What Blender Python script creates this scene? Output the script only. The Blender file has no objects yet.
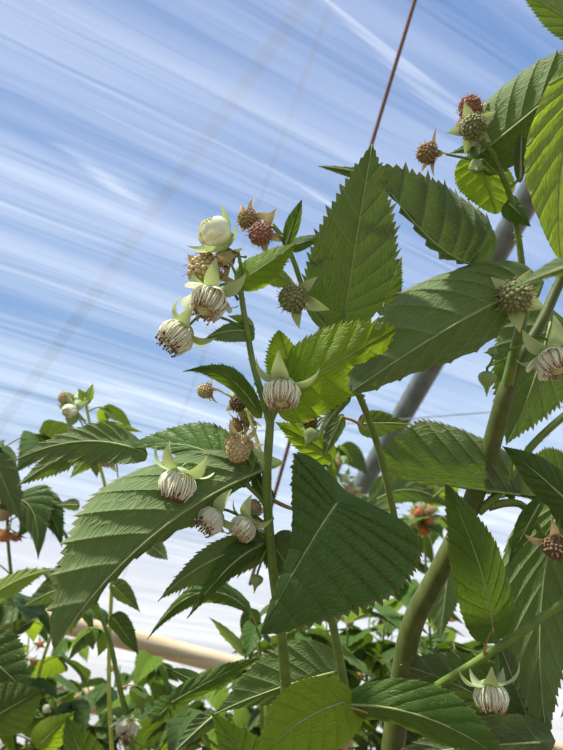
import bpy, bmesh, math, random
from mathutils import Vector, Matrix, noise
random.seed(7)
S = bpy.context.scene
COL = S.collection
V = Vector

# ------------------------------------------------------------------ camera
W, H, F = 563, 750, 604.0
PITCH, ROLL = math.radians(28), math.radians(6)
CAM = V((0, 0, 1.25))
FW = V((0, math.cos(PITCH), math.sin(PITCH)))
r0 = V((1, 0, 0)); u0 = V((0, -math.sin(PITCH), math.cos(PITCH)))
RT = r0 * math.cos(ROLL) + u0 * math.sin(ROLL)
UP = -r0 * math.sin(ROLL) + u0 * math.cos(ROLL)
cd = bpy.data.cameras.new('camera'); cam = bpy.data.objects.new('camera', cd); COL.objects.link(cam)
m = Matrix((RT, UP, -FW)).transposed().to_4x4(); m.translation = CAM
cam.matrix_world = m
cd.sensor_fit = 'VERTICAL'; cd.sensor_height = 36.0; cd.lens = F / H * 36.0
cd.clip_start = 0.02; cd.clip_end = 200
cd.dof.use_dof = True; cd.dof.focus_distance = 0.47; cd.dof.aperture_fstop = 10.0
S.camera = cam

# ------------------------------------------------------------------ world, sun, exposure
S.view_settings.view_transform = 'Standard'; S.view_settings.look = 'None'
S.view_settings.gamma = 1.0; S.view_settings.use_curve_mapping = False
S.view_settings.exposure = 0.0
w = bpy.data.worlds.new('sky'); S.world = w; w.use_nodes = True
nt = w.node_tree; nt.nodes.clear()
o_ = nt.nodes.new('ShaderNodeOutputWorld'); bg = nt.nodes.new('ShaderNodeBackground')
tc = nt.nodes.new('ShaderNodeTexCoord'); sp = nt.nodes.new('ShaderNodeSeparateXYZ')
rp = nt.nodes.new('ShaderNodeValToRGB')
nt.links.new(tc.outputs['Generated'], sp.inputs[0]); nt.links.new(sp.outputs['Z'], rp.inputs[0])
nt.links.new(rp.outputs[0], bg.inputs[0]); nt.links.new(bg.outputs[0], o_.inputs[0])
e = rp.color_ramp.elements
e[0].position = 0.0; e[0].color = (0.95, 0.96, 0.95, 1)
e[1].position = 1.0; e[1].color = (0.045, 0.19, 0.52, 1)
for p_, c_ in ((0.14, (0.85, 0.89, 0.95)), (0.34, (0.34, 0.53, 0.80)), (0.60, (0.115, 0.29, 0.63))):
    k = rp.color_ramp.elements.new(p_); k.color = (*c_, 1)
bg.inputs[1].default_value = 1.0
sd = bpy.data.lights.new('sun', 'SUN'); sun = bpy.data.objects.new('sun', sd); COL.objects.link(sun)
SUN_DIR = V((-0.48, -0.24, 0.84)).normalized()
sun.rotation_euler = SUN_DIR.to_track_quat('Z', 'Y').to_euler()
sun.location = SUN_DIR * 20
sd.energy = 11.0; sd.angle = math.radians(5); sd.color = (1.0, 0.95, 0.84)

# ------------------------------------------------------------------ helpers
def P(px, py, d):
    return CAM + (FW + RT * ((px - W / 2) / F) - UP * ((py - H / 2) / F)) * d
def D(dx, dy, dz, d):                     # a pixel-sized displacement at distance d (dz = away)
    return (RT * dx - UP * dy + FW * dz) * (d / F)
def CD(x, y, z):                          # direction: right, up, towards the camera
    return (RT * x + UP * y - FW * z).normalized()
ORG = {}
def link(name, me, parent=None, origin=None, mat=None):
    o = bpy.data.objects.new(name, me); COL.objects.link(o)
    if mat and me is not None and not me.materials: me.materials.append(mat)
    if parent: o.parent = parent
    return o
def mesh_world(name, verts, faces, origin, parent=None, mats=(), smooth=True, uvs=None, midx=None):
    """mesh whose vertices are given in world space; origin = world position of its pivot"""
    me = bpy.data.meshes.new(name)
    me.from_pydata([tuple(v - origin) for v in verts], [], faces)
    for m_ in mats: me.materials.append(m_)
    if smooth: me.polygons.foreach_set('use_smooth', [True] * len(faces))
    if midx: me.polygons.foreach_set('material_index', midx)
    if uvs:
        ul = me.uv_layers.new(name='UVMap')
        dat = []
        for lp in me.loops: dat.extend(uvs[lp.vertex_index])
        ul.data.foreach_set('uv', dat)
    me.update()
    o = bpy.data.objects.new(name, me); COL.objects.link(o)
    if parent:
        o.parent = parent; o.location = origin - ORG[parent.name]
    else: o.location = origin
    ORG[o.name] = origin.copy()
    return o
def thing(name, loc, label, cat, group=None):
    o = bpy.data.objects.new(name, None); COL.objects.link(o)
    o.empty_display_size = 0.05; o.location = loc; ORG[o.name] = V(loc)
    tag(o, label, cat, group); return o
def tag(o, label=None, cat=None, group=None, kind=None):
    if label: o['label'] = label
    if cat: o['category'] = cat
    if group: o['group'] = group
    if kind: o['kind'] = kind
    return o

# ------------------------------------------------------------------ materials
class NT:
    def __init__(s, name):
        s.m = bpy.data.materials.new(name); s.m.use_nodes = True
        s.t = s.m.node_tree; s.t.nodes.clear()
        s.out = s.n('OutputMaterial')
    def n(s, typ, **kw):
        nd = s.t.nodes.new('ShaderNode' + typ)
        for k, v in kw.items():
            if k in nd.inputs.keys(): nd.inputs[k].default_value = v
            else: setattr(nd, k, v)
        return nd
    def l(s, a, b): s.t.links.new(a, b)
    def math(s, op, a, b=None, c=None):
        nd = s.n('Math', operation=op)
        for i, x in enumerate((a, b, c)):
            if x is None: continue
            if isinstance(x, (int, float)): nd.inputs[i].default_value = x
            else: s.l(x, nd.inputs[i])
        return nd.outputs[0]
    def mix(s, f, a, b):
        nd = s.n('Mix', data_type='RGBA')
        for i, x in ((0, f), (6, a), (7, b)):
            if isinstance(x, (int, float)): nd.inputs[i].default_value = x
            elif isinstance(x, tuple): nd.inputs[i].default_value = (*x, 1)
            else: s.l(x, nd.inputs[i])
        return nd.outputs[2]
    def sstep(s, x, a, b):
        nd = s.n('MapRange', interpolation_type='SMOOTHSTEP')
        s.l(x, nd.inputs[0]); nd.inputs[1].default_value = a; nd.inputs[2].default_value = b
        return nd.outputs[0]

def leaf_mat(name, top, under, trans, tf=0.34, veinmix=0.35, rough=0.42):
    t = NT(name)
    uv = t.n('UVMap'); xyz = t.n('SeparateXYZ'); t.l(uv.outputs[0], xyz.inputs[0])
    fr = t.math('FRACT', xyz.outputs[0]); dv = t.math('MINIMUM', fr, t.math('SUBTRACT', 1.0, fr))
    at = t.math('ABSOLUTE', xyz.outputs[1])
    sec = t.math('SUBTRACT', 1.0, t.sstep(dv, 0.0, 0.085))
    mid = t.math('SUBTRACT', 1.0, t.sstep(at, 0.012, 0.055))
    vein = t.math('MAXIMUM', sec, mid)
    mp = t.n('Mapping'); t.l(uv.outputs[0], mp.inputs[0]); mp.inputs['Scale'].default_value = (1.1, 17, 1)
    vo = t.n('TexVoronoi', feature='DISTANCE_TO_EDGE'); t.l(mp.outputs[0], vo.inputs['Vector']); vo.inputs['Scale'].default_value = 1.0
    ter = t.math('SUBTRACT', 1.0, t.sstep(vo.outputs['Distance'], 0.0, 0.14))
    allv = t.math('MAXIMUM', vein, t.math('MULTIPLY', ter, 0.45))
    oi = t.n('ObjectInfo'); nz = t.n('TexNoise'); nz.inputs['Scale'].default_value = 45; nz.inputs['Detail'].default_value = 3
    geo0 = t.n('NewGeometry'); t.l(geo0.outputs['Position'], nz.inputs['Vector'])
    tv = t.mix(t.math('MULTIPLY', oi.outputs['Random'], 0.55), top, tuple(c * f for c, f in zip(top, (1.45, 1.22, 0.95))))
    tv = t.mix(t.math('MULTIPLY', nz.outputs[0], 0.35), tv, tuple(c * 0.6 for c in top))
    ctop = t.mix(t.math('MULTIPLY', allv, veinmix * 0.6), tv, tuple(min(1, c * 1.7 + 0.03) for c in top))
    uv_ = t.mix(t.math('MULTIPLY', nz.outputs[0], 0.4), under, tuple(c * 0.72 for c in under))
    cund = t.mix(t.math('MULTIPLY', allv, veinmix), uv_, tuple(min(1, c * 1.4 + 0.05) for c in under))
    geo = t.n('NewGeometry')
    col = t.mix(geo.outputs['Backfacing'], ctop, cund)
    # brownish dried rim on the very edge of the teeth
    rim = t.math('MULTIPLY', t.sstep(at, 0.93, 1.0), t.math('MULTIPLY', nz.outputs[0], 0.55))
    col = t.mix(rim, col, (0.28, 0.2, 0.07))
    pb = t.n('BsdfPrincipled'); t.l(col, pb.inputs['Base Color'])
    rg = t.math('ADD', t.math('MULTIPLY', geo.outputs['Backfacing'], 0.25), rough); t.l(rg, pb.inputs['Roughness'])
    pb.inputs['Specular IOR Level'].default_value = 0.25
    t.l(t.math('MULTIPLY', geo.outputs['Backfacing'], 0.15), pb.inputs['Sheen Weight']); pb.inputs['Sheen Roughness'].default_value = 0.45   # felted underside
    tr = t.n('BsdfTranslucent')
    t.l(t.mix(t.math('MULTIPLY', allv, 0.5), trans, tuple(c * 0.75 for c in trans)), tr.inputs[0])
    bm_ = t.n('Bump'); bm_.inputs['Strength'].default_value = 0.7; bm_.inputs['Distance'].default_value = 0.0016
    hgt = t.math('SUBTRACT', 1.0, t.math('ADD', t.math('MULTIPLY', ter, 0.6), t.math('MULTIPLY', vein, 0.7)))
    t.l(hgt, bm_.inputs['Height']); t.l(bm_.outputs[0], pb.inputs['Normal']); t.l(bm_.outputs[0], tr.inputs['Normal'])
    mx = t.n('MixShader'); mx.inputs[0].default_value = tf
    t.l(pb.outputs[0], mx.inputs[1]); t.l(tr.outputs[0], mx.inputs[2]); t.l(mx.outputs[0], t.out.inputs[0])
    return t.m
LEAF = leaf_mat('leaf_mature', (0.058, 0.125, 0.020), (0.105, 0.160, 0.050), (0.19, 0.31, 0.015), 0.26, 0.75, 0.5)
LEAFD = leaf_mat('leaf_dark', (0.052, 0.106, 0.018), (0.088, 0.135, 0.045), (0.12, 0.21, 0.014), 0.18, 0.75, 0.5)
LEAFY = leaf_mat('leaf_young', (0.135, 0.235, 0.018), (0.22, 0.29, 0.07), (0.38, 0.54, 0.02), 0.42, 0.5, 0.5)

def simple(name, c1, c2, scale=60, rough=0.5, tf=0.0, trans=None, bump=0.0, rnd=0.0, spec=0.3, stretch=None, metallic=0.0):
    t = NT(name)
    nz = t.n('TexNoise'); nz.inputs['Scale'].default_value = scale; nz.inputs['Detail'].default_value = 4
    tc = t.n('TexCoord')
    if stretch:
        mp = t.n('Mapping'); mp.inputs['Scale'].default_value = stretch
        t.l(tc.outputs['Object'], mp.inputs[0]); t.l(mp.outputs[0], nz.inputs['Vector'])
    else: t.l(tc.outputs['Object'], nz.inputs['Vector'])
    f = t.sstep(nz.outputs[0], 0.3, 0.7)
    if rnd:
        oi = t.n('ObjectInfo')
        f = t.math('ADD', t.math('MULTIPLY', f, 1 - rnd), t.math('MULTIPLY', oi.outputs['Random'], rnd))
    col = t.mix(f, c1, c2)
    pb = t.n('BsdfPrincipled'); t.l(col, pb.inputs['Base Color']); pb.inputs['Roughness'].default_value = rough
    pb.inputs['Specular IOR Level'].default_value = spec; pb.inputs['Metallic'].default_value = metallic
    if bump:
        b = t.n('Bump'); b.inputs['Strength'].default_value = bump; b.inputs['Distance'].default_value = 0.002
        t.l(nz.outputs[0], b.inputs['Height']); t.l(b.outputs[0], pb.inputs['Normal'])
    sh = pb.outputs[0]
    if tf:
        tr = t.n('BsdfTranslucent'); tr.inputs[0].default_value = (*trans, 1)
        mx = t.n('MixShader'); mx.inputs[0].default_value = tf
        t.l(sh, mx.inputs[1]); t.l(tr.outputs[0], mx.inputs[2]); sh = mx.outputs[0]
    t.l(sh, t.out.inputs[0]); return t.m
STEM = simple('stem_green', (0.085, 0.155, 0.022), (0.145, 0.21, 0.038), 90, 0.45, bump=0.15, rnd=0.1)
RIB = simple('midrib_pale', (0.20, 0.27, 0.09), (0.27, 0.34, 0.13), 200, 0.6)
STEMY = simple('stem_yellow', (0.34, 0.42, 0.07), (0.46, 0.50, 0.12), 90, 0.45, rnd=0.1)
STEMD = simple('stem_woody_green', (0.050, 0.075, 0.014), (0.095, 0.110, 0.025), 120, 0.5, bump=0.25, stretch=(1, 1, 0.3))
STALK = simple('stalk_reddish', (0.32, 0.15, 0.06), (0.25, 0.26, 0.07), 60, 0.5)
PRICK = simple('prickle', (0.30, 0.20, 0.07), (0.34, 0.30, 0.10), 60, 0.5)
SEPAL = simple('sepal', (0.36, 0.46, 0.20), (0.50, 0.58, 0.31), 260, 0.7, 0.25, (0.5, 0.62, 0.2), rnd=0.3)
SEPALB = simple('sepal_withered', (0.40, 0.36, 0.17), (0.56, 0.42, 0.27), 200, 0.75, 0.2, (0.55, 0.45, 0.2), rnd=0.3)
PETAL = simple('petal', (0.80, 0.83, 0.66), (0.90, 0.91, 0.80), 150, 0.6, 0.25, (0.8, 0.85, 0.6))
CREAM = simple('petal_cream', (0.72, 0.76, 0.50), (0.86, 0.88, 0.68), 150, 0.6, 0.2, (0.75, 0.8, 0.5))
FILA = simple('filament', (0.84, 0.83, 0.60), (0.92, 0.91, 0.74), 300, 0.6, 0.2, (0.8, 0.8, 0.55))
ANTH = simple('anther_dark', (0.06, 0.035, 0.03), (0.22, 0.12, 0.07), 900, 0.7, rnd=0.2)
ANTHB = simple('anther_tan', (0.30, 0.17, 0.09), (0.45, 0.30, 0.16), 900, 0.7, rnd=0.3)
PIST = simple('pistils', (0.50, 0.52, 0.24), (0.68, 0.66, 0.40), 400, 0.6)
BERG = simple('berry_green', (0.14, 0.18, 0.07), (0.26, 0.28, 0.13), 160, 0.55, rnd=0.3)
BERB = simple('berry_brown', (0.24, 0.16, 0.07), (0.34, 0.25, 0.12), 220, 0.65, rnd=0.3)
BERR = simple('berry_reddish', (0.25, 0.10, 0.065), (0.36, 0.19, 0.12), 220, 0.6, rnd=0.2)
BERT = simple('berry_tan', (0.36, 0.30, 0.13), (0.52, 0.40, 0.22), 220, 0.65, rnd=0.2)
BERD = simple('berry_darkbrown', (0.10, 0.07, 0.035), (0.20, 0.13, 0.07), 220, 0.6)
BERO = simple('berry_orange', (0.50, 0.14, 0.05), (0.62, 0.26, 0.10), 220, 0.5)
BUDG = simple('bud_green', (0.16, 0.25, 0.07), (0.25, 0.34, 0.12), 200, 0.6, rnd=0.2)

# polytunnel film: hazy translucent polythene, light and dark of the folds painted in as haze bands
t = NT('polythene_film')
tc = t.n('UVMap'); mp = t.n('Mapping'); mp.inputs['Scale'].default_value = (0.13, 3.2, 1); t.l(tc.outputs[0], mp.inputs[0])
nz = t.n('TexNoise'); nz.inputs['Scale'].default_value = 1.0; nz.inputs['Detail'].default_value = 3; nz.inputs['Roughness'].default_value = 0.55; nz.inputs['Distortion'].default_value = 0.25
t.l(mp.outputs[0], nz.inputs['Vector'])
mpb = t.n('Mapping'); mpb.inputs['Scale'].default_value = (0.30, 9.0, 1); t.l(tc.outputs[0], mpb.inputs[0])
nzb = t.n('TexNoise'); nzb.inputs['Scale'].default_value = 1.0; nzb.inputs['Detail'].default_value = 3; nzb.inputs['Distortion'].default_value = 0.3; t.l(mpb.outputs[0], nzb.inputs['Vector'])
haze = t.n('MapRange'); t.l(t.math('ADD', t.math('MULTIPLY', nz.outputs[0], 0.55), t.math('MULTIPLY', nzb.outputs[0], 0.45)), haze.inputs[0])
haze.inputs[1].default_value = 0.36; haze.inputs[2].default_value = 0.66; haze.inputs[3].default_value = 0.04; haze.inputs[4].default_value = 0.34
trn = t.n('BsdfTransparent'); trn.inputs[0].default_value = (0.97, 0.98, 1, 1)
tl = t.n('BsdfTranslucent'); tl.inputs[0].default_value = (0.93, 0.94, 0.97, 1)
df = t.n('BsdfDiffuse'); df.inputs[0].default_value = (0.88, 0.90, 0.95, 1)
bp = t.n('Bump'); bp.inputs['Strength'].default_value = 0.8; bp.inputs['Distance'].default_value = 0.06
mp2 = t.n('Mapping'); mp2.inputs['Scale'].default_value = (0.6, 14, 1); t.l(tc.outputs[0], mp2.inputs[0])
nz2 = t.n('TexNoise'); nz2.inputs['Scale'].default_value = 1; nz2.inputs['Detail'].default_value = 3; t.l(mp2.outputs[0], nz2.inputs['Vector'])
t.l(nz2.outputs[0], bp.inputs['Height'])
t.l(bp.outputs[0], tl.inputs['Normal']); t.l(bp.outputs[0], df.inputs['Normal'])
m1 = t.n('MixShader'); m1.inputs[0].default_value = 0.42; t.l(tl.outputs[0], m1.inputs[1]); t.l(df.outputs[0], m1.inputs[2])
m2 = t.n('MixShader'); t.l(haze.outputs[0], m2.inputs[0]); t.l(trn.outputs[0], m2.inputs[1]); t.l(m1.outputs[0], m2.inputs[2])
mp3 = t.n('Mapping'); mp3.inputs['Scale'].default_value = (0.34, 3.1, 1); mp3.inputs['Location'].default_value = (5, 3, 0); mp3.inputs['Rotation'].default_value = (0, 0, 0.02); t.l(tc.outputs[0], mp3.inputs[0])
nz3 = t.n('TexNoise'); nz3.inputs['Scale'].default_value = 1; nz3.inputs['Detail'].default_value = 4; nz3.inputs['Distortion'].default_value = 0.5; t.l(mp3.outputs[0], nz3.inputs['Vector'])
crease_light = t.math('SUBTRACT', 1.0, t.sstep(t.math('ABSOLUTE', t.math('SUBTRACT', nz3.outputs[0], 0.5)), 0.0, 0.018))
hz = t.math('ADD', haze.outputs[0], t.math('MULTIPLY', t.math('MULTIPLY', crease_light, t.sstep(nz2.outputs[0], 0.42, 0.68)), 0.17)); t.l(hz, m2.inputs[0])  # extra haze paints thin bright lines, like light caught on folds
t.l(m2.outputs[0], t.out.inputs[0]); FILM = t.m
STEEL = simple('galvanised_steel', (0.11, 0.135, 0.135), (0.17, 0.195, 0.19), 30, 0.45, metallic=0.3)
t = NT('hoop_shadow'); tp = t.n('BsdfTransparent'); dfs = t.n('BsdfDiffuse'); nzs = t.n('TexNoise'); nzs.inputs['Scale'].default_value = 20
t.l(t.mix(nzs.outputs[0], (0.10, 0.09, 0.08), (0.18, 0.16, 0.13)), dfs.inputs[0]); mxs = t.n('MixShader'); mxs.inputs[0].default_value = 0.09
t.l(tp.outputs[0], mxs.inputs[1]); t.l(dfs.outputs[0], mxs.inputs[2]); t.l(mxs.outputs[0], t.out.inputs[0]); OUTB = t.m  # mostly clear dark tint that imitates a hoop's shadow on the film
RUST = simple('rusty_brown', (0.22, 0.15, 0.10), (0.34, 0.24, 0.17), 40, 0.8)
WOOD = simple('pale_wood', (0.50, 0.37, 0.22), (0.68, 0.54, 0.36), 12, 0.75, stretch=(0.3, 0.3, 6), bump=0.2)
TWINE = simple('brown_twine', (0.12, 0.06, 0.045), (0.19, 0.11, 0.085), 200, 0.9)
WIRE = simple('wire_grey', (0.22, 0.22, 0.23), (0.36, 0.36, 0.37), 80, 0.5, metallic=0.4)
SOIL = simple('soil', (0.10, 0.075, 0.05), (0.20, 0.15, 0.10), 8, 0.95, bump=0.8)

# ------------------------------------------------------------------ the polytunnel
YAW = math.radians(25)
AX = V((math.cos(YAW), math.sin(YAW), 0)); NX = V((-math.sin(YAW), math.cos(YAW), 0))
Q0, WD, Z1, HT = -0.45, 2.75, 0.95, 1.75          # arch centre, half width, straight wall height, rise
def section(v):                                    # v in metres along the section, 0 = foot of the far wall
    if v < Z1: return V((Q0 + WD, v)), V((-1, 0))
    th = (v - Z1) / ((WD + HT) / 2)
    if th > math.pi: return V((Q0 - WD, Z1 - (v - Z1 - math.pi * (WD + HT) / 2))), V((1, 0))
    p = V((Q0 + WD * math.cos(th), Z1 + HT * math.sin(th)))
    n = V((-math.cos(th) / WD, -math.sin(th) / HT)).normalized()
    return p, n
VTOT = 2 * Z1 + math.pi * (WD + HT) / 2
def to3(a, q, z): return AX * a + NX * q + V((0, 0, z))
def film_hit(px, py):
    d = (P(px, py, 1) - CAM).normalized(); s = 0.5
    while s < 12:
        p = CAM + d * s; q = p.dot(NX); z = p.z
        if q > Q0 + WD or (z > Z1 and ((q - Q0) / WD) ** 2 + ((z - Z1) / HT) ** 2 > 1): break
        s += 0.004
    return p
def fold(a, v):
    v = v + .0 * a                               # the folds run a little askew to the tunnel
    x = a * 0.14; y = v * 1.0
    wv = v + 0.10 * noise.noise(V((a * 0.35, v * 0.5, 3.1)))
    h = 0.050 * noise.noise(V((x, wv * 1.6, 0.0)))
    h += 0.030 * (1 - 2 * abs(noise.noise(V((x * 1.2 + 9, wv * 3.2, 5.0)))))
    k = 0.5 + 0.9 * noise.noise(V((a * .5, v * 1.1, 31.0)))
    w6 = wv + 0.05 * noise.noise(V((a * .8, v * 1.5, 77.0)))
    h += 0.026 * max(.25, k) * (1 - abs(noise.noise(V((x * 1.8 + 4, w6 * 6.0, 8.0)))) * 2.4)
    h += 0.011 * max(.2, 1 - k) * (1 - abs(noise.noise(V((x * 2.6, w6 * 12.0, 12.0)))) * 2.4)
    return h
vs, fs, uvs = [], [], []
NA, NV = 72, 900
A0, A1 = -5.5, 9.0
for i in range(NA + 1):
    a = A0 + (A1 - A0) * i / NA
    for j in range(NV + 1):
        v = VTOT * j / NV
        p, n = section(v); h = fold(a, v)
        vs.append(to3(a, p.x + n.x * h, p.y + n.y * h)); uvs.append((a, v + .0 * a))
for i in range(NA):
    for j in range(NV):
        k = i * (NV + 1) + j
        fs.append((k, k + 1, k + NV + 2, k + NV + 1))
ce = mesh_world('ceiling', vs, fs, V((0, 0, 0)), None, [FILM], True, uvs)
tag(ce, 'hazy wrinkled polythene film arching over the tunnel', kind='structure')
# ground
vs, fs = [], []
G = 60
for i in range(G + 1):
    for j in range(G + 1):
        x = -12 + 24 * i / G; y = -8 + 22 * j / G
        vs.append(V((x, y, 0.03 * noise.noise(V((x * 1.3, y * 1.3, 0))) - 0.02)))
for i in range(G):
    for j in range(G):
        k = i * (G + 1) + j; fs.append((k, k + G + 1, k + G + 2, k + 1))
tag(mesh_world('floor', vs, fs, V((0, 0, 0)), None, [SOIL]), 'brown soil floor of the polytunnel', kind='structure')

# ------------------------------------------------------------------ tubes
def catmull(pts, n):
    if len(pts) == 2: return [pts[0].lerp(pts[1], i / n) for i in range(n + 1)]
    out = []
    ps = [pts[0] * 2 - pts[1]] + list(pts) + [pts[-1] * 2 - pts[-2]]
    per = max(2, n // (len(pts) - 1))
    for i in range(1, len(ps) - 2):
        a, b, c, d = ps[i - 1:i + 3]
        l0, l1, l2 = max((b - a).length, 1e-6), max((c - b).length, 1e-6), max((d - c).length, 1e-6)
        m1 = ((c - b) / l1 * l0 + (b - a) / l0 * l1) / (l0 + l1) * l1
        m2 = ((d - c) / l2 * l1 + (c - b) / l1 * l2) / (l1 + l2) * l1
        for k in range(per):
            t_ = k / per; t2, t3 = t_ * t_, t_ ** 3
            out.append(b * (2 * t3 - 3 * t2 + 1) + m1 * (t3 - 2 * t2 + t_) + c * (3 * t2 - 2 * t3) + m2 * (t3 - t2))
    out.append(pts[-1].copy()); return out
def tube_geo(path, rad, seg=8, wob=0.0):
    vs, fs = [], []
    n = len(path); ref = None
    for i, p in enumerate(path):
        tg = (path[min(i + 1, n - 1)] - path[max(i - 1, 0)]).normalized()
        if ref is None: ref = tg.orthogonal().normalized()
        x = (ref - tg * ref.dot(tg)).normalized(); ref = x; y = tg.cross(x)
        r = rad(i / (n - 1)) if callable(rad) else rad
        r *= 1 + wob * math.sin(i * 1.7)
        for k in range(seg):
            a = 2 * math.pi * k / seg
            vs.append(p + x * (r * math.cos(a)) + y * (r * math.sin(a)))
    for i in range(n - 1):
        for k in range(seg):
            fs.append((i * seg + k, i * seg + (k + 1) % seg, (i + 1) * seg + (k + 1) % seg, (i + 1) * seg + k))
    fs.append(tuple(range(seg - 1, -1, -1))); fs.append(tuple((n - 1) * seg + k for k in range(seg)))
    return vs, fs
def tube(name, pts, r0_, r1_, parent, mat, seg=8, n=24, prick=0, plen=0.0022):
    path = catmull(pts, n)
    vs, fs = tube_geo(path, lambda s: r0_ + (r1_ - r0_) * s, seg)
    o = mesh_world(name, vs, fs, pts[0].copy(), parent, [mat])
    if prick:
        pv, pf = [], []
        rnd = random.Random(hash((round(pts[0].x, 4), prick)) & 0xffff)
        for _ in range(prick):
            i = rnd.randrange(1, len(path) - 1); s = i / (len(path) - 1)
            tg = (path[i + 1] - path[i]).normalized(); x = tg.orthogonal().normalized()
            x.rotate(Matrix.Rotation(rnd.uniform(0, 6.28), 3, tg)); y = tg.cross(x)
            r = r0_ + (r1_ - r0_) * s; c = path[i].lerp(path[i + 1], rnd.random()) + x * r * 0.9
            L_ = plen * rnd.uniform(0.6, 1.2); b = L_ * 0.28
            k = len(pv)
            pv += [c + tg * b * 1.5, c + y * b, c - tg * b * 1.5, c - y * b, c + x * L_ - tg * L_ * 0.35]
            pf += [(k, k + 1, k + 4), (k + 1, k + 2, k + 4), (k + 2, k + 3, k + 4), (k + 3, k, k + 4)]
        q = mesh_world('prickles', pv, pf, pts[0].copy(), o, [PRICK], False); q['kind'] = 'stuff'
    return o

# hoop, rails, cords
def bar(name, pts, r, mat, label, cat, kind=None, seg=14, n=40, group=None):
    o = tube(name, pts, r, r, None, mat, seg, n); tag(o, label, cat, group, kind); return o
def px_bar(px0, px1, back, ext0, ext1):
    """straight bar lying against the film between two sighted points, extended both ways"""
    a, b = film_hit(*px0), film_hit(*px1)
    a = CAM + (a - CAM) * (1 - back); b = CAM + (b - CAM) * (1 - back)
    d = (b - a).normalized(); return [a - d * ext0, b + d * ext1]

# ------------------------------------------------------------------ leaves
def leaf_grid(N, per, cols):
    tl_ = [0, .12, .28, .46, .64, .8, .93, 1.0] if cols == 8 else [0, .3, .62, .9, 1.0]
    return N * per, tl_
def wprof(x, a=0.50, b=0.95):
    xm = a / (a + b); return (max(x, 0) ** a * max(1 - x, 0) ** b) / (xm ** a * (1 - xm) ** b)
def leaf_verts(mid, Lv, Rv, nL, nR, length, N=8, per=12, cols=8, pleat=0.011, curl=0.12, cord=0.10, pa=0.46, pb=1.05, tooth=0.085, seed=0, wave=0.02, rim=(0, 0), tlr=(1, 1)):
    rows, ts = leaf_grid(N, per, cols)
    rnd = random.Random(seed); ph = rnd.uniform(0, 6)
    vs, uvs, fs = [], [], []
    nt_ = len(ts)
    for i in range(rows + 1):
        xr = i / rows; u = xr ** 1.8
        sm = -cord + (1 + cord) * (xr ** 0.76)
        xw = (sm + cord) / (1 + cord)
        wd = wprof(xw, pa, pb) * (1 - 0.28 * max(0, (xw - .6) / .4) ** 1.2)
        ph2 = (i % per) / per
        # double serration: one large tooth at each vein, a smaller in between
        saw = (ph2 * 3 - 0.001) % 1.0 if i % per else 1.0
        big = 1.35 if ph2 > 0.67 or ph2 == 0 else 0.75
        big *= rnd.uniform(.85, 1.15)
        to = 1.9 * tooth * (saw - 0.45) * big * min(1, wd * 2.5) if 0 < i < rows else 0
        pl = 1.7 * (abs(math.sin(math.pi * N * xr)) ** 0.65)
        for side in (-1, 1):
            vec, nrm = (Lv, nL) if side < 0 else (Rv, nR)
            seq = ts[::-1] if side < 0 else ts[1:]
            for t_ in seq:
                al = u + (sm - u) * (t_ ** 1.15)
                lat = wd * t_
                if t_ == 1.0:
                    tz = to * tlr[0 if side < 0 else 1]; lat += tz * 0.9; al += max(tz, 0) * 0.35
                p = mid(al) + vec(al) * lat
                h = pleat * length * pl * (t_ ** 0.6) * (1 - 0.35 * t_) * min(1, wd * 1.6)
                h -= curl * vec(al).length * (lat ** 2)
                h -= rim[0 if side < 0 else 1] * vec(al).length * (lat ** 4)
                h += wave * length * math.sin(al * 9 + ph + side) * lat ** 2
                h += 0.005 * length * noise.noise(V((al * 14, side * lat * 7, seed))) + 0.0035 * length * noise.noise(V((al * 46, side * lat * 22, seed)))
                if t_ == 0: h = -0.003 * length
                vs.append(p + nrm(al) * h); uvs.append((xr * N, side * t_))
    C_ = 2 * nt_ - 1
    for i in range(rows):
        for j in range(C_ - 1):
            a = i * C_ + j; fs.append((a, a + 1, a + C_ + 1, a + C_))
    return vs, uvs, fs
LEAFN = [0]
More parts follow.
